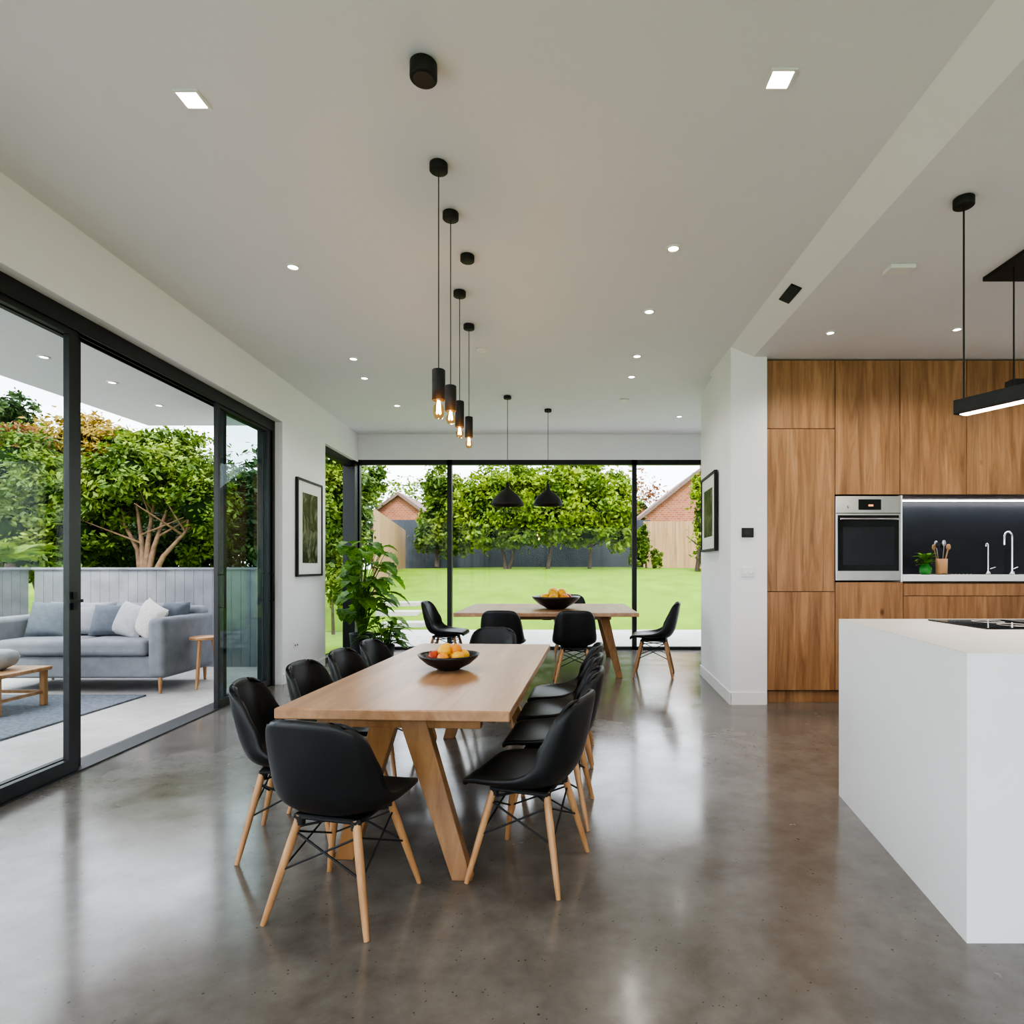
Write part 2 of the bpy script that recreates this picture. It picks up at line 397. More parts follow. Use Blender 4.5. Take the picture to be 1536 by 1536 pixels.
# ------------------------------------------------------------------ ceiling fittings
WH=(1,.95,.89)
def downlight(x,y,z=CEIL,s=.075,pw=14,sq=True):
    b=B(); t=.008
    if sq:
        w_=.012
        b.box((-s,-s,-t),(s,-s+w_,0),M['white']); b.box((-s,s-w_,-t),(s,s,0),M['white'])
        b.box((-s,-s+w_,-t),(-s+w_,s-w_,0),M['white']); b.box((s-w_,-s+w_,-t),(s,s-w_,0),M['white'])
        b.box((-s+w_,-s+w_,-.004),(s-w_,s-w_,-.001),M['down'])
    else:
        b.lathe([(s,0),(s,-t),(s-.014,-t),(s-.016,0)],(0,0,0),M['white']); b.disc((0,0,-.003),s-.015,M['down'])
    o=b.obj('ceiling_downlight',(x,y,z-.0005))
    if pw: light('lamp','SPOT',(0,0,-.03),pw,WH,o,.05,spot=2.4)
for x,y in ((-1.77,2.86),(.99,2.74)): downlight(x,y,s=.060,pw=24)
for x,y in ((-2.01,4.46),(.77,4.2),(.75,5.24),(.78,6.35),(.80,7.04),(-2.35,7.09),(-2.25,6.43),(-2.3,8.3),(1.72,8.9)):
    downlight(x,y,s=.05,pw=12,sq=False)
downlight(-1.8,.6,pw=24); downlight(1.0,.6,pw=24); downlight(-1.8,-1.6,pw=24); downlight(1.0,-1.6,pw=24)
for x,y in ((2.43,5.46),(3.53,5.38),(4.7,5.4)): downlight(x,y,KCEIL,.045,26,False)
for x,y in ((3.0,.8),(5.0,.8),(5,3.2)): downlight(x,y,KCEIL,.06,22,False)
for x,y in ((-4.33,5.0),(-4.28,5.69),(-4.38,6.5),(-4.3,4.3)): downlight(x,y,3.15,.045,0,False)
b=B(); b.rbox((-.06,-.05,-.02),(.06,.05,0),M['white'],.006); b.obj('smoke_detector',(.81,8.0,CEIL))
b=B(); b.cyl((0,0),.05,-.025,0,M['white']); b.obj('smoke_detector',(-.84,6.16,CEIL))
b=B(); b.rbox((-.09,-.06,-.03),(.09,.06,0),M['white'],.006); b.obj('smoke_detector',(2.39,4.27,KCEIL))
# AC vent on bulkhead
b=B(); L=.135; H=.045
b.box((-L,-H,.0),(L,H,.006),M['blackm'])
for i in range(4): b.box((-L+.01,-H+.012+i*.02,.006),(L-.01,-H+.018+i*.02,.012),M['black'])
o=b.obj('air_vent')
o.location=(1.812-.001,4.79,3.583-.003)
n=Vector((-.10,0,-.23)).normalized(); t=Vector((0,1,0)); s_=n.cross(t)
o.rotation_euler=Matrix((t,s_,n)).transposed().to_euler()

# pendants
def canopy(b,r=.05,h=.045): b.cyl((0,0),r,-h,0,M['blackm'])
def pendant(x,y,top,bot,bb,r=.036):
    b=B(); canopy(b); T=top-CEIL; Bt=bot-CEIL; E=bb-CEIL
    b.tube([(0,0,-.04),(0,0,T)],.003,M['blackm'],6)
    b.lathe([(.001,T),(r-.004,T),(r,T-.004),(r,Bt),(r-.003,Bt),(r-.003,T-.02)],(0,0,0),M['blackm'],24)
    b.cyl((0,0),.016,Bt-.005,Bt+.05,M['steel'],16)
    R=.03
    b.lathe([(.013,Bt),(.018,Bt-.02),(R,Bt-.045),(R,E+.03),(R*.7,E+.008),(.001,E)],(0,0,0),M['bulb'],20)
    for k in range(5):
        a=k*1.256; b.tube([(.008*math.cos(a),.008*math.sin(a),Bt-.008),(.013*math.cos(a),.013*math.sin(a),E+.03)],.0016,M['fil'],5)
    o=b.obj('pendant_light',(x,y,CEIL)); light('bulb_lamp','POINT',(0,0,E-.02),3,(1,.65,.35),o,.02)
pendant(-.69,3.32,2.49,2.32,2.215)
pendant(-.71,3.78,2.54,2.38,2.295)
pendant(-.84,4.86,2.74,2.53,2.44)
pendant(-.87,5.53,2.78,2.59,2.49)
b=B(); canopy(b,.060,.07); b.lathe([(.001,-.0705),(.04,-.0705),(.045,-.071)],(0,0,0),M['black']); b.obj('ceiling_spotlight',(-.62,2.66,CEIL))
b=B(); canopy(b); b.obj('ceiling_spotlight',(-.688,4.3,CEIL))
def dome(x,y,bot):
    b=B(); canopy(b,.05,.04); Z=bot-CEIL
    b.tube([(0,0,-.03),(0,0,Z+.27)],.004,M['blackm'],6)
    b.lathe([(.001,Z+.31),(.02,Z+.30),(.024,Z+.24),(.035,Z+.215),(.055,Z+.20),(.10,Z+.165),(.145,Z+.125),(.185,Z+.075),(.21,Z+.02),(.218,Z),(.212,Z),(.175,Z+.065),(.13,Z+.115),(.08,Z+.15),(.03,Z+.18),(.001,Z+.185)],(0,0,0),M['blackm'],32)
    b.ball((0,0,Z+.06),.035,M['white'])
    b.obj('dome_pendant_light',(x,y,CEIL))
dome(-.73,7.84,2.2); dome(-.217,8.5,2.27)

# kitchen linear pendants
def linear(ax,ay,bx,by,h,rods,name,plate=None):
    b=B(); A=Vector((ax,ay,h)); Bv=Vector((bx,by,h)); d=(Bv-A); Ln=d.length; ang=math.atan2(d.y,d.x)
    mt=Matrix.Translation(A)@Matrix.Rotation(ang,4,'Z')
    b.rbox((0,-.045,0),(Ln,.045,.085),M['blackm'],.006,2,mt,False)
    b.box((.03,-.03,-.004),(Ln-.03,.03,.001),M['ledw'],mt)
    for t in rods:
        p=A+d*t; b.tube([(p.x,p.y,h+.08),(p.x,p.y,KCEIL-.03)],.005,M['blackm'],8)
        if plate is None: b.cyl((p.x,p.y),.055,KCEIL-.05,KCEIL,M['blackm'])
    if plate: b.box((plate[0],plate[1],KCEIL-.03),(plate[2],plate[3],KCEIL),M['blackm'])
    o=b.obj(name); c=(A+Bv)/2
    light('strip_lamp','AREA',(c.x,c.y,h-.02),8,(1,.85,.7),o,.25)
linear(2.30,3.5,2.80,2.45,2.28,(.03,.9),'linear_pendant_light')
linear(3.12,4.2,3.95,4.2,2.62,(.04,.6),'linear_pendant_light',(3.09,3.95,3.9,4.42))

# ------------------------------------------------------------------ kitchen
YK=6.15; SC=YK/900
def kx(px): return (px-845)*SC
def kz(py): return HC+(850-py)*SC
KR=6.98
b=B()
wc=M['woodc']; g=.003
def door(x0,x1,z0,z1,k,y0=YK): b.rbox((x0+g,y0,z0+g),(x1-g,y0+.022,z1-g),wc[k%4],.0015,1,None,False)
D=.028
X0=2.07; X1=kx(1252.5); X2=kx(1351); 
top=KCEIL-.012
# carcass (dark shadow gaps)
b.box((X0,YK+D,.12),(X1,6.79,top),M['barkd'])
b.box((X1,YK+D,kz(742)),(KR,6.79,top),M['barkd'])
b.box((X1,YK+D,.12),(KR,6.79,kz(873)),M['barkd'])
b.box((X1,YK+.57,kz(873)),(X2,6.79,kz(742)),M['blackm'])
b.box((X0,YK+.05,0),(KR,6.79,.12),wc[1])
door(X0,X1,kz(643),top,0); door(X0,X1,kz(887.5),kz(643),1); door(X0,X1,.13,kz(887.5),2)
xs=[X1,kx(1350),kx(1450),kx(1550),kx(1650),kx(1742)]
for i in range(5): door(xs[i],xs[i+1],kz(742),top,i+1)
door(X1,kx(1355),.13,kz(873),3)
xs2=[kx(1355),kx(1560),kx(1742)]
for i in range(2):
    door(xs2[i],xs2[i+1],kz(894),kz(875),i+1); door(xs2[i],xs2[i+1],.13,kz(894),i+2)
# niche
b.box((X2,YK+.0,kz(873)),(X2+.018,YK+.6,kz(743)),M['wall'])
b.box((X2+.018,YK+.55,kz(862)),(KR,YK+.6,kz(743)),M['splash'])
b.box((X2+.02,YK+.44,kz(743)-.010),(KR-.02,YK+.48,kz(743)-.002),M['led'])
o=b.obj('kitchen_cabinet')
lt=bpy.data.lights.new('under_cabinet_strip','AREA'); lt.shape='RECTANGLE'; lt.size=4; lt.size_y=.04; lt.energy=9; lt.color=(.93,.96,1)
lo=bpy.data.objects.new('under_cabinet_strip',lt); scene.collection.objects.link(lo); lo.location=((X2+KR)/2,YK+.40,kz(743)-.02); lo.parent=o
b=B(); b.rbox((X2+.02,YK-.01,kz(872)),(KR,YK+.545,kz(862.5)),M['island'],.003,1,None,False)
# sink
sx0,sx1=kx(1432),kx(1545); zt=kz(862.5)
b.box((sx0,YK+.06,zt),(sx1,YK+.48,zt+.006),M['steel'])
b.box((sx0+.3,YK+.1,zt+.006),(sx1-.04,YK+.42,zt+.008),M['blackglass'])
for i in range(6): b.box((sx0+.03+i*.04,YK+.1,zt+.006),(sx0+.04+i*.04,YK+.42,zt+.012),M['chrome'])
b.obj('kitchen_counter')
# faucets
def faucet(x,h,r,name,rz=-90,rt=.012,drop=.09):
    b=B(); b.cyl((0,0),.024,0,.03,M['chrome'])
    pts=[(0,0,.02),(0,0,h-r)]
    for i in range(1,10):
        a=math.pi*i/9; pts.append((0, -(r-r*math.cos(a)), h-r+r*math.sin(a)))
    pts.append((0,-2*r,h-r-drop)); b.tube(pts,rt,M['chrome'],12)
    b.tube([(0.0,0.02,.06),(0,.08,.08)],.006,M['chrome'],8)
    b.obj(name,(x,YK+.50,zt+.001),math.radians(rz))
faucet(kx(1520)+.36,.47,.055,'kitchen_faucet',-75); faucet(kx(1487)+.32,.34,.012,'water_tap',-90,.008,.02)
# utensil holder
b=B(); b.lathe([(.001,0),(.05,0),(.055,.01),(.058,.17),(.052,.17),(.048,.02),(.001,.02)],(0,0,0),M['cork'])
for i in range(7):
    a=i*.9; dx,dy=math.cos(a)*.03,math.sin(a)*.03
    b.tube([(dx*.4,dy*.4,.03),(dx*2.2,dy*2.2,.27+.02*(i%3))],.005,[M['cork'],M['blackm'],M['steel']][i%3],8)
    b.ball((dx*2.35,dy*2.35,.295+.02*(i%3)),.022,[M['cork'],M['blackm'],M['steel']][i%3],10,(1,.5,1.5))
b.obj('utensil_holder',(kx(1412)+.19,YK+.3,zt+.001))
# leaf helper
def leafshape(b,base,dirv,L,W,mat,droop=.3,lobes=0,nrm=None):
    dirv=Vector(dirv).normalized(); side=dirv.cross(Vector((0,0,1)))
    if side.length<.1: side=Vector((1,0,0))
    side.normalize(); up=side.cross(dirv)
    n=8; vs=[]; fs=[]
    for i in range(n+1):
        t=i/n; w=W*math.sin(math.pi*min(1,(t*.93+.07))**.75)**.7*.5
        if lobes and i%2==0 and 0<i<n: w*=.74
        c=Vector(base)+dirv*L*t+Vector((0,0,-droop*L*t*t))
        vs+= [c-side*w+up*w*.25, c, c+side*w+up*w*.25]
    for i in range(n):
        for k in (0,1): fs.append((i*3+k,i*3+k+1,(i+1)*3+k+1,(i+1)*3+k))
    b.add(vs,fs,mat,True)
b=B(); b.lathe([(.001,0),(.04,0),(.06,.03),(.062,.07),(.04,.10),(.035,.12),(.03,.12),(.035,.02),(.001,.02)],(0,0,0),M['glassgreen'])
for i in range(54):
    a=rnd.random()*6.28; e=rnd.uniform(.2,1.3)
    base=Vector((math.cos(a)*.03,math.sin(a)*.03,.10+rnd.random()*.10))
    leafshape(b,base,(math.cos(a),math.sin(a),e),rnd.uniform(.07,.12),.05,M['pleaf'],.3)
b.obj('potted_herb',(kx(1385)+.19,YK+.28,zt+.001))
# oven
b=B(); ox0,ox1=X1+.006,X2-.004; oz0,oz1=kz(871),kz(744)
b.rbox((ox0,YK-.005,oz0),(ox1,YK+.55,oz1),M['steel'],.004,1,None,False)
cz=kz(770)
b.box((ox0+.02,YK-.012,oz0+.10),(ox1-.02,YK-.004,cz-.02),M['blackglass'])
b.box((ox0+.07,YK-.014,oz0+.16),(ox1-.07,YK-.0121,cz-.14),M['splash'])
cx=(ox0+ox1)/2
b.box((cx-.10,YK-.010,cz+.035),(cx+.13,YK-.004,oz1-.035),M['blackglass'])
b.box((cx-.0,YK-.0115,cz+.07),(cx+.05,YK-.0101,cz+.09),M['display'])
for dx in (-.2,): b.tube([(cx+dx,YK-.03,cz+.07),(cx+dx,YK-.004,cz+.07)],.017,M['steel'],18)
b.tube([(ox0+.03,YK-.045,cz-.06),(ox1-.03,YK-.045,cz-.06)],.010,M['chrome'],12)
for x in (ox0+.06,ox1-.06): b.tube([(x,YK-.045,cz-.06),(x,YK-.008,cz-.06)],.007,M['chrome'],8)
b.box((ox0,YK-.007,cz-.004),(ox1,YK-.0045,cz+.004),M['blackm'])
b.obj('oven')
# island
IH=1.08
b=B(); b.prism([(1.50,2.23),(5.2,2.23),(5.2,3.68),(1.69,3.68)],0,IH-.003,M['island'])
b.prism([(1.50,2.23),(5.2,2.23),(5.2,3.68),(1.69,3.68)],IH-.0029,IH,M['islandtop']); b.obj('kitchen_island')
b=B(); b.rbox((2.16,3.06,IH+.001),(3.15,3.56,IH+.008),M['blackglass'],.003,1,None,False)
b.box((2.55,3.12,IH+.008),(2.62,3.5,IH+.012),M['blackm'])
for x,y in ((2.42,3.22),(2.42,3.42),(2.8,3.22),(2.8,3.42)):
    b.lathe([(.07,.008),(.075,.010),(.08,.008)],(x,y,IH),M['steel'],24)
b.obj('cooktop')

# wall bits
b=B(); b.rbox((-.06,-.02,-.048),(.06,0,.048),M['blackm'],.005,2); b.box((-.035,-.022,-.02),(.035,-.0201,.02),M['black']); b.obj('thermostat',(1.868,6.09,1.745))
b=B(); b.rbox((-.068,-.012,-.048),(.068,0,.048),M['white'],.004,2)
for x in (-.03,.03): b.rbox((x-.02,-.020,-.02),(x+.02,-.010,.02),M['trim'],.003,1)
b.obj('light_switch',(1.872,6.09,1.345))
b=B(); b.rbox((0,-.06,-.04),(.012,.06,.04),M['white'],.004,2)
for y in (-.03,.03): b.box((.012,y-.01,-.01),(.014,y+.01,.01),M['blackm'])
b.obj('wall_outlet',(lx(7.5),7.5,.42))
def picture(loc,w,h,rz,name='framed_picture',t=.035):
    b=B(); f=.028
    b.box((-w/2,-t,-h/2),(-w/2+f,0,h/2),M['blackm']); b.box((w/2-f,-t,-h/2),(w/2,0,h/2),M['blackm'])
    b.box((-w/2+f,-t,-h/2),(w/2-f,0,-h/2+f),M['blackm']); b.box((-w/2+f,-t,h/2-f),(w/2-f,0,h/2),M['blackm'])
    b.box((-w/2+f,-t+.012,-h/2+f),(w/2-f,-.001,h/2-f),M['mat'])
    mw=w*.2; b.box((-w/2+mw,-t+.009,-h/2+mw),(w/2-mw,-t+.0119,h/2-mw),M['art'])
    b.obj(name,loc,rz)
picture((lx(7.92)+.001,7.92,1.90),.86,1.25,math.radians(90+2.35))
picture((1.738,7.1,2.03),.85,.9,math.radians(-90-3.0))

# ------------------------------------------------------------------ dining tables
def table(name,W,L,H,top_t,loc,rz,legs,matb=None):
    b=B()
    b.rbox((-W/2,-L/2,H-top_t),(W/2,L/2,H),M['woodt'],.006,2,None,False)
    for (tx,ty,fx,fy,wt,wb,th) in legs:
        T=Vector((tx,ty,H-top_t)); F=Vector((fx,fy,0))
        vs=[]
        for P,w in ((F,wb),(T,wt)):
            for sx,sy in ((-1,-1),(1,-1),(1,1),(-1,1)): vs.append((P.x+sx*w/2,P.y+sy*th/2,P.z))
        b.add(vs,[(3,2,1,0),(4,5,6,7),(0,1,5,4),(1,2,6,5),(2,3,7,6),(3,0,4,7)],M['woodleg'])
    # under frame rails
    y=max(abs(l[1]) for l in legs)
    b.box((-.06,-y,H-top_t-.07),(.06,y,H-top_t),M['woodleg'])
    for sy in (-1,1): b.box((-W*.36,sy*y-.035,H-top_t-.06),(W*.36,sy*y+.035,H-top_t),M['woodleg'])
    return b.obj(name,loc,rz,bevel=.004)
L=2.34; legs=[]
for sy in (-1,1):
    for sx in (-1,1):
        legs.append((sx*.06,sy*(L/2-.14),sx*(.335 if sx>0 else .27),sy*(L/2-(.0 if sx>0 else .16)),.13,.09,.065))
TABR=math.radians(-3.2)
table('dining_table',1.09,L,.75,.05,(-.72,3.89,0),TABR,legs)
W2=2.33; legs=[]
for sy in (-1,1):
    for sx in (-1,1):
        legs.append((sx*(W2/2-.42),sy*.62,sx*(W2/2-.24),sy*.88,.12,.08,.06))
table('dining_table',W2,1.9,.82,.05,(-.215,8.46,0),0,legs)

# ------------------------------------------------------------------ chairs
def cat(ps,t):
    n=len(ps)-1; x=t*n; i=min(int(x),n-1); f=x-i
    p0=ps[max(i-1,0)];p1=ps[i];p2=ps[i+1];p3=ps[min(i+2,n)]
    return [0.5*((2*p1[k])+(-p0[k]+p2[k])*f+(2*p0[k]-5*p1[k]+4*p2[k]-p3[k])*f*f+(-p0[k]+3*p1[k]-3*p2[k]+p3[k])*f**3) for k in range(len(p1))]
def chair_mesh():
    b=B()
    # y, z, halfwidth, side_up, side_fwd
    prof=[(.250,.415,.175,.0,.0),(.240,.440,.205,.004,.0),(.19,.448,.225,.014,0),(.10,.440,.236,.032,0),(0,.430,.240,.055,0),(-.09,.428,.240,.085,.02),
          (-.165,.450,.236,.10,.06),(-.212,.51,.230,.075,.10),(-.238,.59,.226,.03,.115),(-.256,.67,.219,.0,.105),(-.270,.745,.205,-.004,.085),(-.279,.800,.178,-.010,.06),(-.281,.828,.13,-.016,.04)]
    NU,NV=36,20; P=[]
    for i in range(NU+1):
        y,z,w,su,sf=cat(prof,i/NU)
        row=[]
        for j in range(NV+1):
            v=2*j/NV-1; a=abs(v)
            row.append(Vector((w*math.sin(v*math.pi/2*.92)/math.sin(math.pi/2*.92), y+sf*a**2.2, z+su*a**2.2)))
        P.append(row)
    T=.017
    def nrm(i,j):
        a=P[min(i+1,NU)][j]-P[max(i-1,0)][j]; c=P[i][min(j+1,NV)]-P[i][max(j-1,0)]
        n=c.cross(a); 
        return n.normalized() if n.length>1e-9 else Vector((0,0,1))
    top=[];bot=[]
    for i in range(NU+1):
        for j in range(NV+1):
            n=nrm(i,j)
            ref=Vector((0,.5,.6))
            if n.dot(ref)<0: n=-n
            e=min(i,NU-i,j,NV-j); k=1.0 if e>1 else (.75 if e==1 else .38)
            top.append(P[i][j]+n*T*k*.6); bot.append(P[i][j]-n*T*k)
    N=NV+1; off=len(top); fs=[]
    for i in range(NU):
        for j in range(NV):
            q=(i*N+j,i*N+j+1,(i+1)*N+j+1,(i+1)*N+j); fs.append(q); fs.append(tuple(off+k for k in q[::-1]))
    ring=[(0,j) for j in range(NV)]+[(i,NV) for i in range(NU)]+[(NU,j) for j in range(NV,0,-1)]+[(i,0) for i in range(NU,0,-1)]
    idx=[i*N+j for i,j in ring]; R=len(idx)
    for k in range(R): a,c=idx[k],idx[(k+1)%R]; fs.append((c,a,off+a,off+c))
    b.add(top+bot,fs,M['leather'],True)
    # base
    b.rbox((-.15,-.14,.392),(.15,.14,.412),M['blackm'],.006,1,None,False)
    tops={};feet={}
    for sx in (-1,1):
        for sy in (-1,1):
            t=Vector((sx*.125,sy*.125-.0,.405)); f=Vector((sx*.225,sy*.215-.0,0)); tops[sx,sy]=t; feet[sx,sy]=f
            b.tube([f,f.lerp(t,.15),f.lerp(t,.7),t],[.0105,.013,.017,.016],M['woodl'],12)
            b.tube([t+Vector((0,0,-.035)), t],[.020,.020],M['blackm'],12)
    def at(s,h): t=tops[s];f=feet[s]; return f.lerp(t,h/.405)
    for a,c in (((-1,-1),(1,-1)),((-1,1),(1,1)),((-1,-1),(-1,1)),((1,-1),(1,1))):
        b.tube([at(a,.345),at(c,.20)],.0045,M['blackm'],6); b.tube([at(a,.20),at(c,.345)],.0045,M['blackm'],6)
    b.tube([at((-1,-1),.36),at((1,1),.36)],.005,M['blackm'],6); b.tube([at((1,-1),.36),at((-1,1),.36)],.005,M['blackm'],6)
    return b.mesh('dining_chair')
CM=chair_mesh()
def chair(x,y,ang,s=1): place(CM,'dining_chair',(x,y,0),math.radians(ang),0,s)
chair(-.905,2.50,-13)                  # near end, back to camera
for x,y,a in ((-1.37,3.08,-78),(-1.335,3.62,-92),(-1.30,4.16,-93),(-1.27,4.70,-93)): chair(x,y,a)
chair(-.66,5.42,178)
for x,y,a in ((-.155,2.80,72),(-.06,3.42,84),(-.03,3.96,86),(.005,4.5,87)): chair(x,y,a)
chair(.13,7.22,2,1.08); chair(-.72,7.25,-4,1.08); chair(-1.62,8.3,-92,1.12); chair(1.17,7.75,78,1.15); chair(.12,9.62,182,1.14)

# ------------------------------------------------------------------ fruit bowls
def bowl(x,y,z,R,seed):
    r=random.Random(seed); b=B(); H=R*.5
    b.lathe([(.001,0),(R*.34,0),(R*.40,.008),(R*.70,H*.38),(R*.93,H*.78),(R,H),(R*.975,H*1.0),(R*.9,H*.80),(R*.66,H*.44),(R*.3,.018),(.001,.016)],(0,0,0),M['bowl'],40)
    ms=[M['orange'],M['yellow'],M['yellow'],M['orange'],M['red'],M['green']]
    pts=[(0,0,.9)]+[(.46*math.cos(a),.46*math.sin(a),.78) for a in [k*1.047+.3 for k in range(6)]]+[(.22*math.cos(a),.22*math.sin(a),1.18) for a in (0,2.1,4.2)]
    for i,(px,py,pz) in enumerate(pts):
        m_=ms[r.choice([0,1,1,2,1,3,2,0,4])]
        mt=Matrix.Translation((px*R,py*R,pz*H+.005))@Euler((r.random()*2,r.random()*2,r.random()*6)).to_matrix().to_4x4()
        e=r.choice([(1,1,.95),(1.25,.85,.85),(1,1,1)])
        b.ball((0,0,0),R*.215,m_,16,e,mt)
        b.tube([(0,0,R*.19),(0.003,0,R*.25)],.003,M['cork'],5,mtx=mt)
    b.obj('fruit_bowl',(x,y,z+.001))
bowl(-.725,3.80,.75,.195,3); bowl(-.10,8.30,.82,.34,5)

# ------------------------------------------------------------------ indoor plant
b=B()
b.lathe([(.001,0),(.13,0),(.145,.02),(.18,.38),(.185,.40),(.165,.40),(.16,.36),(.001,.35)],(0,0,0),M['pot'],32)
b.disc((0,0,.36),.16,M['soil'],24,True)
for i in range(80):
    a=rnd.random()*6.28; hh=rnd.uniform(.35,1.4); reach=rnd.uniform(.10,.44)*(1.15-.35*abs(hh-.9))
    tip=Vector((math.cos(a)*reach,math.sin(a)*reach,.36+hh))
    if tip.x<-.16: tip.x=-.16
    if tip.y>.55: tip.y=.5
    mid=Vector((tip.x*.35,tip.y*.35,.36+hh*.65))
    b.tube([(math.cos(a)*.04,math.sin(a)*.04,.36),mid,tip],[.008,.006,.004],M['pleaf'],6)
    d=Vector((math.cos(a),math.sin(a),rnd.uniform(-.3,.5)))
    if tip.x<-.1: d.x=abs(d.x)*.3
    leafshape(b,tip,d,rnd.uniform(.22,.32),rnd.uniform(.20,.28),M['pleaf'],.6,1)
b.obj('potted_plant',(-3.04,9.05,0))
b=B()
b.lathe([(.001,0),(.10,0),(.11,.02),(.14,.26),(.125,.26),(.12,.23),(.001,.22)],(0,0,0),M['pot'],32)
for i in range(60):
    a=rnd.random()*6.28; hh=rnd.uniform(.05,.45); reach=rnd.uniform(.08,.27)
    tip=Vector((math.cos(a)*reach,math.sin(a)*reach,.22+hh))
    b.tube([(math.cos(a)*.03,math.sin(a)*.03,.22),tip*.7+Vector((0,0,.1)),tip],[.005,.004,.003],M['pleaf'],5)
    leafshape(b,tip,(math.cos(a),math.sin(a),rnd.uniform(-.1,.7)),rnd.uniform(.16,.25),.14,M['pleaf'],.5,1)
b.obj('potted_plant',(-2.60,8.75,0))

# ------------------------------------------------------------------ patio (left)
b=B(); b.prism([(-12,-6),(lx(-6,.33),-6),(lx(YB,.33),YB),(lx(YB,.33),8.6),(-12,8.6)],-.045,-.012,M['patio'])
b.obj('patio_paving')
b=B(); b.prism([(-5.15,-3.4),(lx(-3.4,.31),-3.4),(lx(7.45,.31),7.45),(-5.15,7.45)],3.15,3.4,M['ceil']); b.obj('patio_soffit')
b=B(); b.rbox((-7.4,4.3,-.0115),(-4.55,6.55,.006),M['rug'],.004,1,None,False); b.obj('outdoor_rug')
# sofa : faces -Y ; local origin front-left corner
b=B(); W=2.06; Dp=.98
b.rbox((.02,.05,.17),(W-.02,Dp-.01,.42),M['sofa'],.03)
b.rbox((0,.0,.18),(.19,Dp,.84),M['sofa'],.06,5)
b.rbox((W-.19,.0,.18),(W,Dp,.84),M['sofa'],.06,5)
b.rbox((.05,Dp-.25,.25),(W-.05,Dp,.93),M['sofa'],.08,5)
half=(W-.38)/2
for i in range(2):
    b.rbox((.19+i*half+.004,-.01,.42),(.19+(i+1)*half-.004,Dp-.2,.60),M['sofa'],.06,5)
    mt=Matrix.Translation((.19+(i+.5)*half,Dp-.30,.76))@Matrix.Rotation(-.2,4,'X')
    b.pillow(half*.98,.46,.26,M['sofa'],mt)
def cush(x,y,z,s,mat,rz,tx=-.35,ry=0): b.pillow(s,s*.88,.18,mat,Matrix.Translation((x,y,z))@Matrix.Rotation(rz,4,'Z')@Matrix.Rotation(tx,4,'X')@Matrix.Rotation(ry,4,'Y'))
cush(.43,.46,.79,.50,M['cushd'],.1); cush(.82,.52,.77,.40,M['sofa'],-.1); cush(1.12,.49,.78,.44,M['cushd'],.1)
cush(1.40,.43,.78,.46,M['cushl'],-.25,-.35,.2); cush(1.66,.36,.79,.48,M['cushw'],-.45,-.35,.3); cush(1.78,.60,.82,.40,M['cushd'],-.3)
for x in (.08,W-.08):
    for y in (.07,Dp-.08): b.tube([(x,y,0),(x,y,.19)],[.014,.024],M['woodl'],12)
b.obj('sofa',(-6.46,6.60,-.011))
b=B()
b.cyl((0,0),.155,.565,.595,M['woodl'],32)
for k in range(3):
    a=k*2.094+.5; b.tube([(math.cos(a)*.15,math.sin(a)*.15,0),(math.cos(a)*.09,math.sin(a)*.09,.57)],[.014,.02],M['woodl'],10)
b.obj('side_table',(-4.20,7.02,-.011))
b=B()
b.rbox((-.55,-.3,.35),(.55,.3,.39),M['woodl'],.01,2,None,False)
for x in (-.5,.5):
    for y in (-.25,.25): b.rbox((x-.025,y-.025,0),(x+.025,y+.025,.35),M['woodl'],.004,1,None,False)
for y in (-.25,.25): b.box((-.48,y-.012,.12),(.48,y+.012,.15),M['woodl'])
b.box((-.51,-.25,.12),(-.49,.25,.15),M['woodl']); b.box((.49,-.25,.12),(.51,.25,.15),M['woodl'])
b.obj('coffee_table',(-5.74,5.80,.007))
b=B(); b.lathe([(.001,0),(.07,0),(.16,.05),(.19,.12),(.17,.17),(.12,.19),(.001,.19)],(0,0,0),M['cushl'],28); b.obj('ceramic_bowl',(-5.50,5.80,.398))
# grey fence
def fence(name,p0,p1,z0,z1,mat,w=.14,th=.03,cap=False):
    b=B(); p0=Vector((p0[0],p0[1],0)); p1=Vector((p1[0],p1[1],0)); d=p1-p0; L=d.length; n=max(1,int(L/w)); ww=L/n
    mt=Matrix.Translation(p0)@Matrix.Rotation(math.atan2(d.y,d.x),4,'Z')
    b.box((0,th*.6,z0),(L,th*1.2,z1-.02),mat,mt)
    for i in range(n): b.box((i*ww+.002,0,z0),((i+1)*ww-.002,th*.6,z1),mat,mt)
    if cap: b.box((-.02,-.03,z1),(L+.02,.07,z1+.03),mat,mt)
    b.obj(name)
fence('garden_fence',(-7.45,8.45),(-3.75,8.45),-.012,1.36,M['fenceg'],.13,.03,True)
fence('garden_fence',(-7.53,2.0),(-7.53,8.45),-.012,1.36,M['fenceg'],.13,.03,True)

# ------------------------------------------------------------------ garden
def lawn_h(x,y):
    t=max(0,min(1,(y-13.5)/12.6)); s=1.42*(1-(1-t)**1.7)
    return s-.02*max(0,abs(x)-3)*t*.8-.04
b=B(); vs=[];fs=[]; NX,NY=60,60
for j in range(NY+1):
    for i in range(NX+1):
        x=-26+52*i/NX; y=13.4+(60-13.4)*(j/NY)**1.6; vs.append((x,y,lawn_h(x,y)))
for j in range(NY):
    for i in range(NX): q=j*(NX+1)+i; fs.append((q,q+1,q+NX+2,q+NX+1))
b.add(vs,fs,M['lawn'],True); b.box((-26,8.7,-.16),(-3.95,13.45,-.05),M['lawn']); b.box((-40,-20,-.3),(40,60,-.2),M['lawn']); b.obj('lawn')
b=B(); b.box((-3.9,YB+.16,-.14),(9,13.5,-.02),M['patio']); b.obj('patio_paving')
b=B()
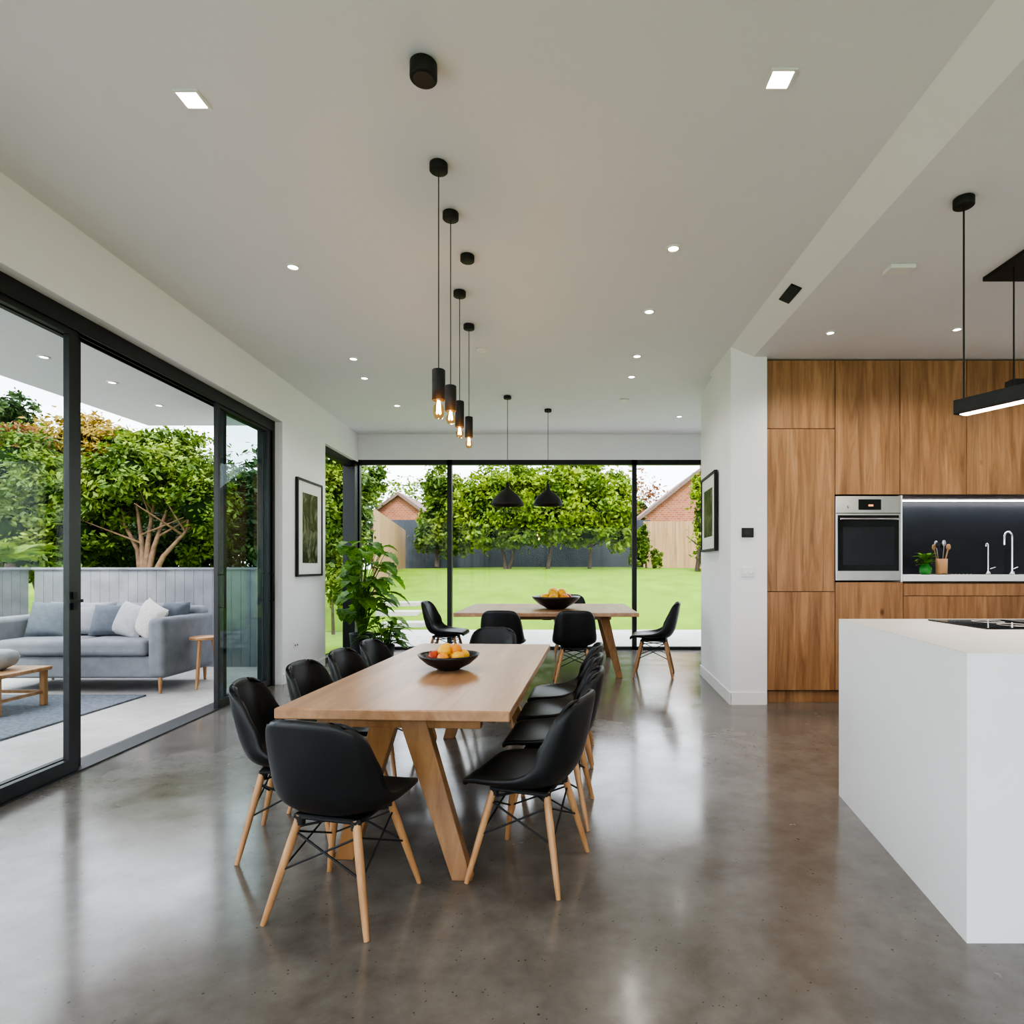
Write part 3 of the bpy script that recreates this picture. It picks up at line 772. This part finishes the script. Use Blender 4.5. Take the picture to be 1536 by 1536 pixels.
for i,(x,y) in enumerate(((-3.7,14.0),(-4.1,15.0),(-4.3,16.0))):
    z=lawn_h(x,y); b.prism([(x-.5,y-.3),(x+.5,y-.25),(x+.55,y+.3),(x-.45,y+.25)],z-.2,z+.06,M['patio'])
b.obj('stepping_stones')
fence('garden_fence',(-8.0,27.6),(4.0,27.6),.6,3.55,M['fenced'],.18)
fence('garden_fence',(3.6,27.0),(9.5,27.0),.6,3.45,M['fencew'],.2)
fence('garden_fence',(-5.35,17.0),(-7.2,27.4),-.2,3.05,M['fencew'],.2)

def leafcloud(b,ells,n,size,mat,r,core=True):
    k=b.mi(mat)
    tot=sum((e[1][0]*e[1][2])**1.0 for e in ells)
    for c,rad in ells:
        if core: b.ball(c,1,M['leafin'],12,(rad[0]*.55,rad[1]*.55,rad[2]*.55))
        cnt=int(n*rad[0]*rad[2]/tot)
        NL=42
        lumps=[]
        for _ in range(NL):
            d=Vector((r.gauss(0,1),r.gauss(0,1),r.gauss(0,1))).normalized(); lumps.append((d,r.uniform(.55,1.12)))
        for _ in range(cnt):
            d,q=lumps[r.randrange(NL)]
            # leaf sprays: little tufts around each branch end, with some strays
            tuft=.16 if r.random()<.85 else .28
            off=Vector((r.gauss(0,1),r.gauss(0,1),r.gauss(0,.7)))*tuft
            w_=d*q+off
            p=Vector((c[0]+rad[0]*w_.x,c[1]+rad[1]*w_.y,c[2]+rad[2]*w_.z))
            s=size*r.uniform(.5,1.3)
            nn=(w_.normalized()*.4+Vector((r.gauss(0,.6),r.gauss(0,.6),r.gauss(0,.5)+.6))).normalized()
            a=nn.cross(Vector((r.gauss(0,1),r.gauss(0,1),r.gauss(0,1)))).normalized(); c2=nn.cross(a)
            o=len(b.v)
            for u,v in ((-1,0),(0,-.45),(1,0),(0,.45)):
                w=p+a*u*s+c2*v*s; b.v.append((w.x,w.y,w.z))
            b.f.append((o,o+1,o+2,o+3)); b.m.append(k); b.sm.append(False)
def tree(name,base,ells,n,size,mat,trunks,bark,seed):
    r=random.Random(seed); b=B()
    for (fx,fy),tops,rad in trunks:
        for tp in tops:
            p0=Vector((base[0]+fx,base[1]+fy,base[2]-.3)); p2=Vector(tp)
            pm=p0.lerp(p2,.5)+Vector((r.gauss(0,.08),r.gauss(0,.08),.1)); pm.x=p0.x+(p2.x-p0.x)*.4
            b.tube([p0,p0.lerp(pm,.6),pm,p2],[rad,rad*.8,rad*.65,rad*.35],bark,8)
            for _ in range(3):
                q=pm.lerp(p2,r.random()); b.tube([q,q+Vector((r.gauss(0,.5),r.gauss(0,.4),r.uniform(.3,.8)))],[rad*.35,rad*.12],bark,6)
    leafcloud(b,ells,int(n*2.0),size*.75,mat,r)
    b.obj(name)
# garden planting positions: bearing and elevation from the terrace, at a distance y
def W(px,py,y): return ((px-845)*y/900, y, HC+(850-py)*y/900)
def E(px,py,y,rx,rz,ry=None):
    s=y/900; return (W(px,py,y),(rx*s,(ry or rx)*s,rz*s))
# left garden: feature tree with branching trunks
by=11.6
tree('garden_tree',W(215,870,by),[E(215,715,by,62,52),E(265,705,by+.3,62,55),E(168,735,by,50,45),E(300,760,by,45,50),E(235,675,by+.6,55,30),E(150,790,by+.6,35,40),E(305,815,by+.8,35,35)],11000,.085,M['leafg'],
     [((0,0),[W(178,770,by),W(205,755,by),W(250,765,by),W(285,790,by),W(232,745,by)],.07)],M['bark'],1)
tree('garden_hedge',W(60,870,12.2),[E(20,700,12.2,60,55),E(75,760,12,55,60),E(10,800,11,60,55),E(115,800,11.6,50,45),E(40,840,10.8,50,30),E(-50,740,12,50,60)],10000,.085,M['leafg'],
     [((0,0),[W(75,790,12.2),W(30,760,12.2)],.06)],M['barkd'],2)
tree('boundary_hedge',W(200,870,13.2),[E(110,825,13,60,45),E(180,820,13.3,60,50),E(250,825,13.2,60,48),E(320,815,13.4,60,55),E(390,815,13.2,50,60),E(450,800,13.2,45,70)],7000,.09,M['leafd'],
     [((0,0),[W(180,830,13.2),W(250,830,13.2)],.06)],M['barkd'],31)
tree('shade_tree',W(150,870,16),[E(130,770,16,90,70),E(250,790,15,100,70),E(340,770,14.5,60,90),E(380,740,14,50,60),E(400,800,13,40,60)],7000,.12,M['leafd'],[((0,0),[W(150,800,16)],.12)],M['barkd'],3)
tree('autumn_tree',W(130,870,17),[E(120,672,17,60,42),E(165,665,17,45,28),E(70,690,17,45,30)],3500,.11,M['leafa'],[((0,0),[W(120,700,17)],.12)],M['barkd'],4)
tree('tall_tree',W(10,870,20),[E(10,640,20,35,45),E(-15,680,20,60,50),E(25,620,20,22,26)],3500,.13,M['leafd'],[((0,0),[W(5,680,20)],.15)],M['barkd'],5)
tree('russet_bush',W(30,870,14.5),[E(20,665,14.5,38,24)],900,.09,M['leafr'],[((0,0),[W(20,680,14.5)],.06)],M['barkd'],6)
tree('garden_shrub',W(500,930,12.5),[E(500,860,12.5,18,40),E(485,800,13,25,50),E(510,890,12.2,10,22)],2200,.09,M['leafg'],[((0,0),[W(500,880,12.5)],.04)],M['barkd'],33)
# palm-like fern on the left
b=B()
for i in range(26):
    a=rnd.random()*6.28; L_=rnd.uniform(.5,.9); base=Vector(W(15,845,9.6))
    d=Vector((math.cos(a),math.sin(a),rnd.uniform(.5,1.6))).normalized(); pts=[base+d*L_*t+Vector((0,0,-.5*L_*t*t)) for t in (0,.25,.5,.75,1)]
    b.tube(pts,.008,M['pleaf'],4)
    for k in range(18):
        t=.15+.85*k/18; c=base+d*L_*t+Vector((0,0,-.5*L_*t*t)); sd=d.cross(Vector((0,0,1))).normalized()
        for s in (-1,1):
            e=c+sd*s*.16*(1-t*.5)+d*.06; b.add([c,c+d*.03,e],[(0,1,2)],M['leafb'])
b.tube([W(15,845,9.6),(W(15,845,9.6)[0],9.6,-.1)],.07,M['barkd'],8)
b.obj('tree_fern')
# back garden
def bt(name,base,ells,n,size,mat,trunks,bark,seed): tree(name,base,ells,n,size,mat,trunks,bark,seed)
by=24
g0=lawn_h(0,24)
bt('maple_tree',((760-845)*by/900,by,g0),[E(755,745,by,50,44),E(722,775,by,38,42),E(790,765,by,45,46),E(775,722,by+.5,46,28),E(735,800,by,38,24),E(708,750,by,24,32),E(780,805,by,36,18)],12000,.15,M['leafb'],[((0,0),[W(745,790,by),W(790,790,by)],.10)],M['barkd'],11)
bt('maple_tree',((850-845)*by/900,by,g0),[E(850,745,by,52,46),E(893,768,by,48,42),E(830,778,by,42,38),E(878,720,by+.5,46,28),E(920,755,by,32,48),E(870,800,by,48,20),E(930,798,by,22,26)],13000,.15,M['leafb'],[((-.8,0),[W(835,790,by)],.09),((.9,0),[W(890,790,by)],.09)],M['barkd'],12)
bt('garden_tree',W(655,840,25),[E(657,765,25,28,44),E(668,732,25,26,30),E(648,800,25,22,28),E(688,798,25,26,32)],5500,.15,M['leafg'],[((0,0),[W(655,800,25)],.1)],M['barkd'],13)
bt('garden_tree',W(540,870,15),[E(535,740,15,24,36),E(525,790,14,26,40),E(560,722,18,20,24),E(530,830,13.6,18,22),E(500,740,14,36,70)],5000,.11,M['leafg'],[((0,0),[W(540,800,15)],.08)],M['barkd'],14)
bt('garden_tree',W(1045,850,23),[E(1058,780,23,18,66),E(1050,735,23,12,24),E(1090,780,23,40,80)],3500,.14,M['leafb'],[((0,0),[W(1055,800,23)],.1)],M['barkd'],15)
bt('garden_shrub',W(970,850,24.5),[E(964,815,24.5,10,24),E(985,838,24.5,8,12),E(955,835,24.5,12,12)],2500,.11,M['leafg'],[((0,0),[W(968,830,24.5)],.05)],M['barkd'],16)
for k,(px,yy,hh,mt) in enumerate(((500,36,62,'leafd'),(600,46,66,'leafg'),(700,46,60,'leafd'),(955,46,72,'leafr'),(1080,46,70,'leafd'),(830,46,70,'leafg'))):
    bt('background_tree',W(px,840,yy),[E(px,790,yy,48,hh),E(px+30,800,yy,45,hh*.8)],2200,.25,M[mt],[((0,0),[W(px,810,yy)],.2)],M['barkd'],20+k)
# houses
def house(name,x0,x1,y,w,z0,eave,ridge,ov=.35,chim=.9):
    b=B(); xm=(x0+x1)/2
    b.add([(x0,y,z0),(x1,y,z0),(x1,y,eave),(xm,y,ridge),(x0,y,eave),(x0,y+w,z0),(x1,y+w,z0),(x1,y+w,eave),(xm,y+w,ridge),(x0,y+w,eave)],
          [(0,1,2,3,4),(9,8,7,6,5),(1,6,7,2),(5,0,4,9)],M['brick'])
    sl=(ridge-eave)/(xm-x0)
    for s,xe in ((-1,x0),(1,x1)):
        xo=xe+s*ov; zo=eave-ov*sl
        b.add([(xo,y-.3,zo),(xm,y-.3,ridge),(xm,y+w,ridge),(xo,y+w,zo),(xo,y-.3,zo+.22),(xm,y-.3,ridge+.22),(xm,y+w,ridge+.22),(xo,y+w,zo+.22)],
              [(0,1,2,3),(4,5,6,7),(0,1,5,4),(3,2,6,7),(0,3,7,4),(1,2,6,5)],M['roof'])
    if chim: b.box((xm+.6,y+2,eave),(xm+1.3,y+2.7,ridge+chim),M['brick'])
    b.obj(name)
house('brick_house',4.5,10.5,33,7,.5,4.2,6.6)
house('brick_house',-12.2,-8.6,38,6,.5,4.6,5.9,chim=0)

# ------------------------------------------------------------------ world / sun
w=bpy.data.worlds.new('overcast'); scene.world=w; w.use_nodes=True; nt=w.node_tree
bg=nt.nodes['Background']; tc=nt.nodes.new('ShaderNodeTexCoord'); n=nt.nodes.new('ShaderNodeTexNoise'); n.inputs['Scale'].default_value=2.2; n.inputs['Detail'].default_value=5
mp=nt.nodes.new('ShaderNodeMapping'); mp.inputs['Scale'].default_value=(1,1,3); nt.links.new(tc.outputs['Generated'],mp.inputs[0]); nt.links.new(mp.outputs[0],n.inputs['Vector'])
r=nt.nodes.new('ShaderNodeValToRGB'); r.color_ramp.elements[0].position=.35; r.color_ramp.elements[0].color=(.62,.69,.80,1); r.color_ramp.elements[1].position=.6; r.color_ramp.elements[1].color=(.92,.94,1,1)
nt.links.new(n.outputs['Fac'],r.inputs['Fac']); nt.links.new(r.outputs['Color'],bg.inputs['Color']); bg.inputs['Strength'].default_value=2.8
sl=bpy.data.lights.new('sun','SUN'); sl.energy=2.2; sl.angle=math.radians(16); sl.color=(1,.96,.9)
so=bpy.data.objects.new('sun',sl); scene.collection.objects.link(so); so.rotation_euler=(math.radians(38),math.radians(12),0)

# ------------------------------------------------------------------ camera
cam=bpy.data.cameras.new('camera'); co=bpy.data.objects.new('camera',cam); scene.collection.objects.link(co); scene.camera=co
co.location=(0,0,HC); co.rotation_euler=(math.pi/2,0,0)
cam.sensor_width=36; cam.lens=36*900/1536; cam.shift_x=-(845-768)/1536; cam.shift_y=(850-768)/1536
cam.clip_start=.05; cam.clip_end=300
scene.view_settings.view_transform='AgX'
try: scene.view_settings.look='AgX - High Contrast'
except Exception:
    try: scene.view_settings.look='AgX - Medium High Contrast'
    except Exception: pass
scene.view_settings.exposure=.66
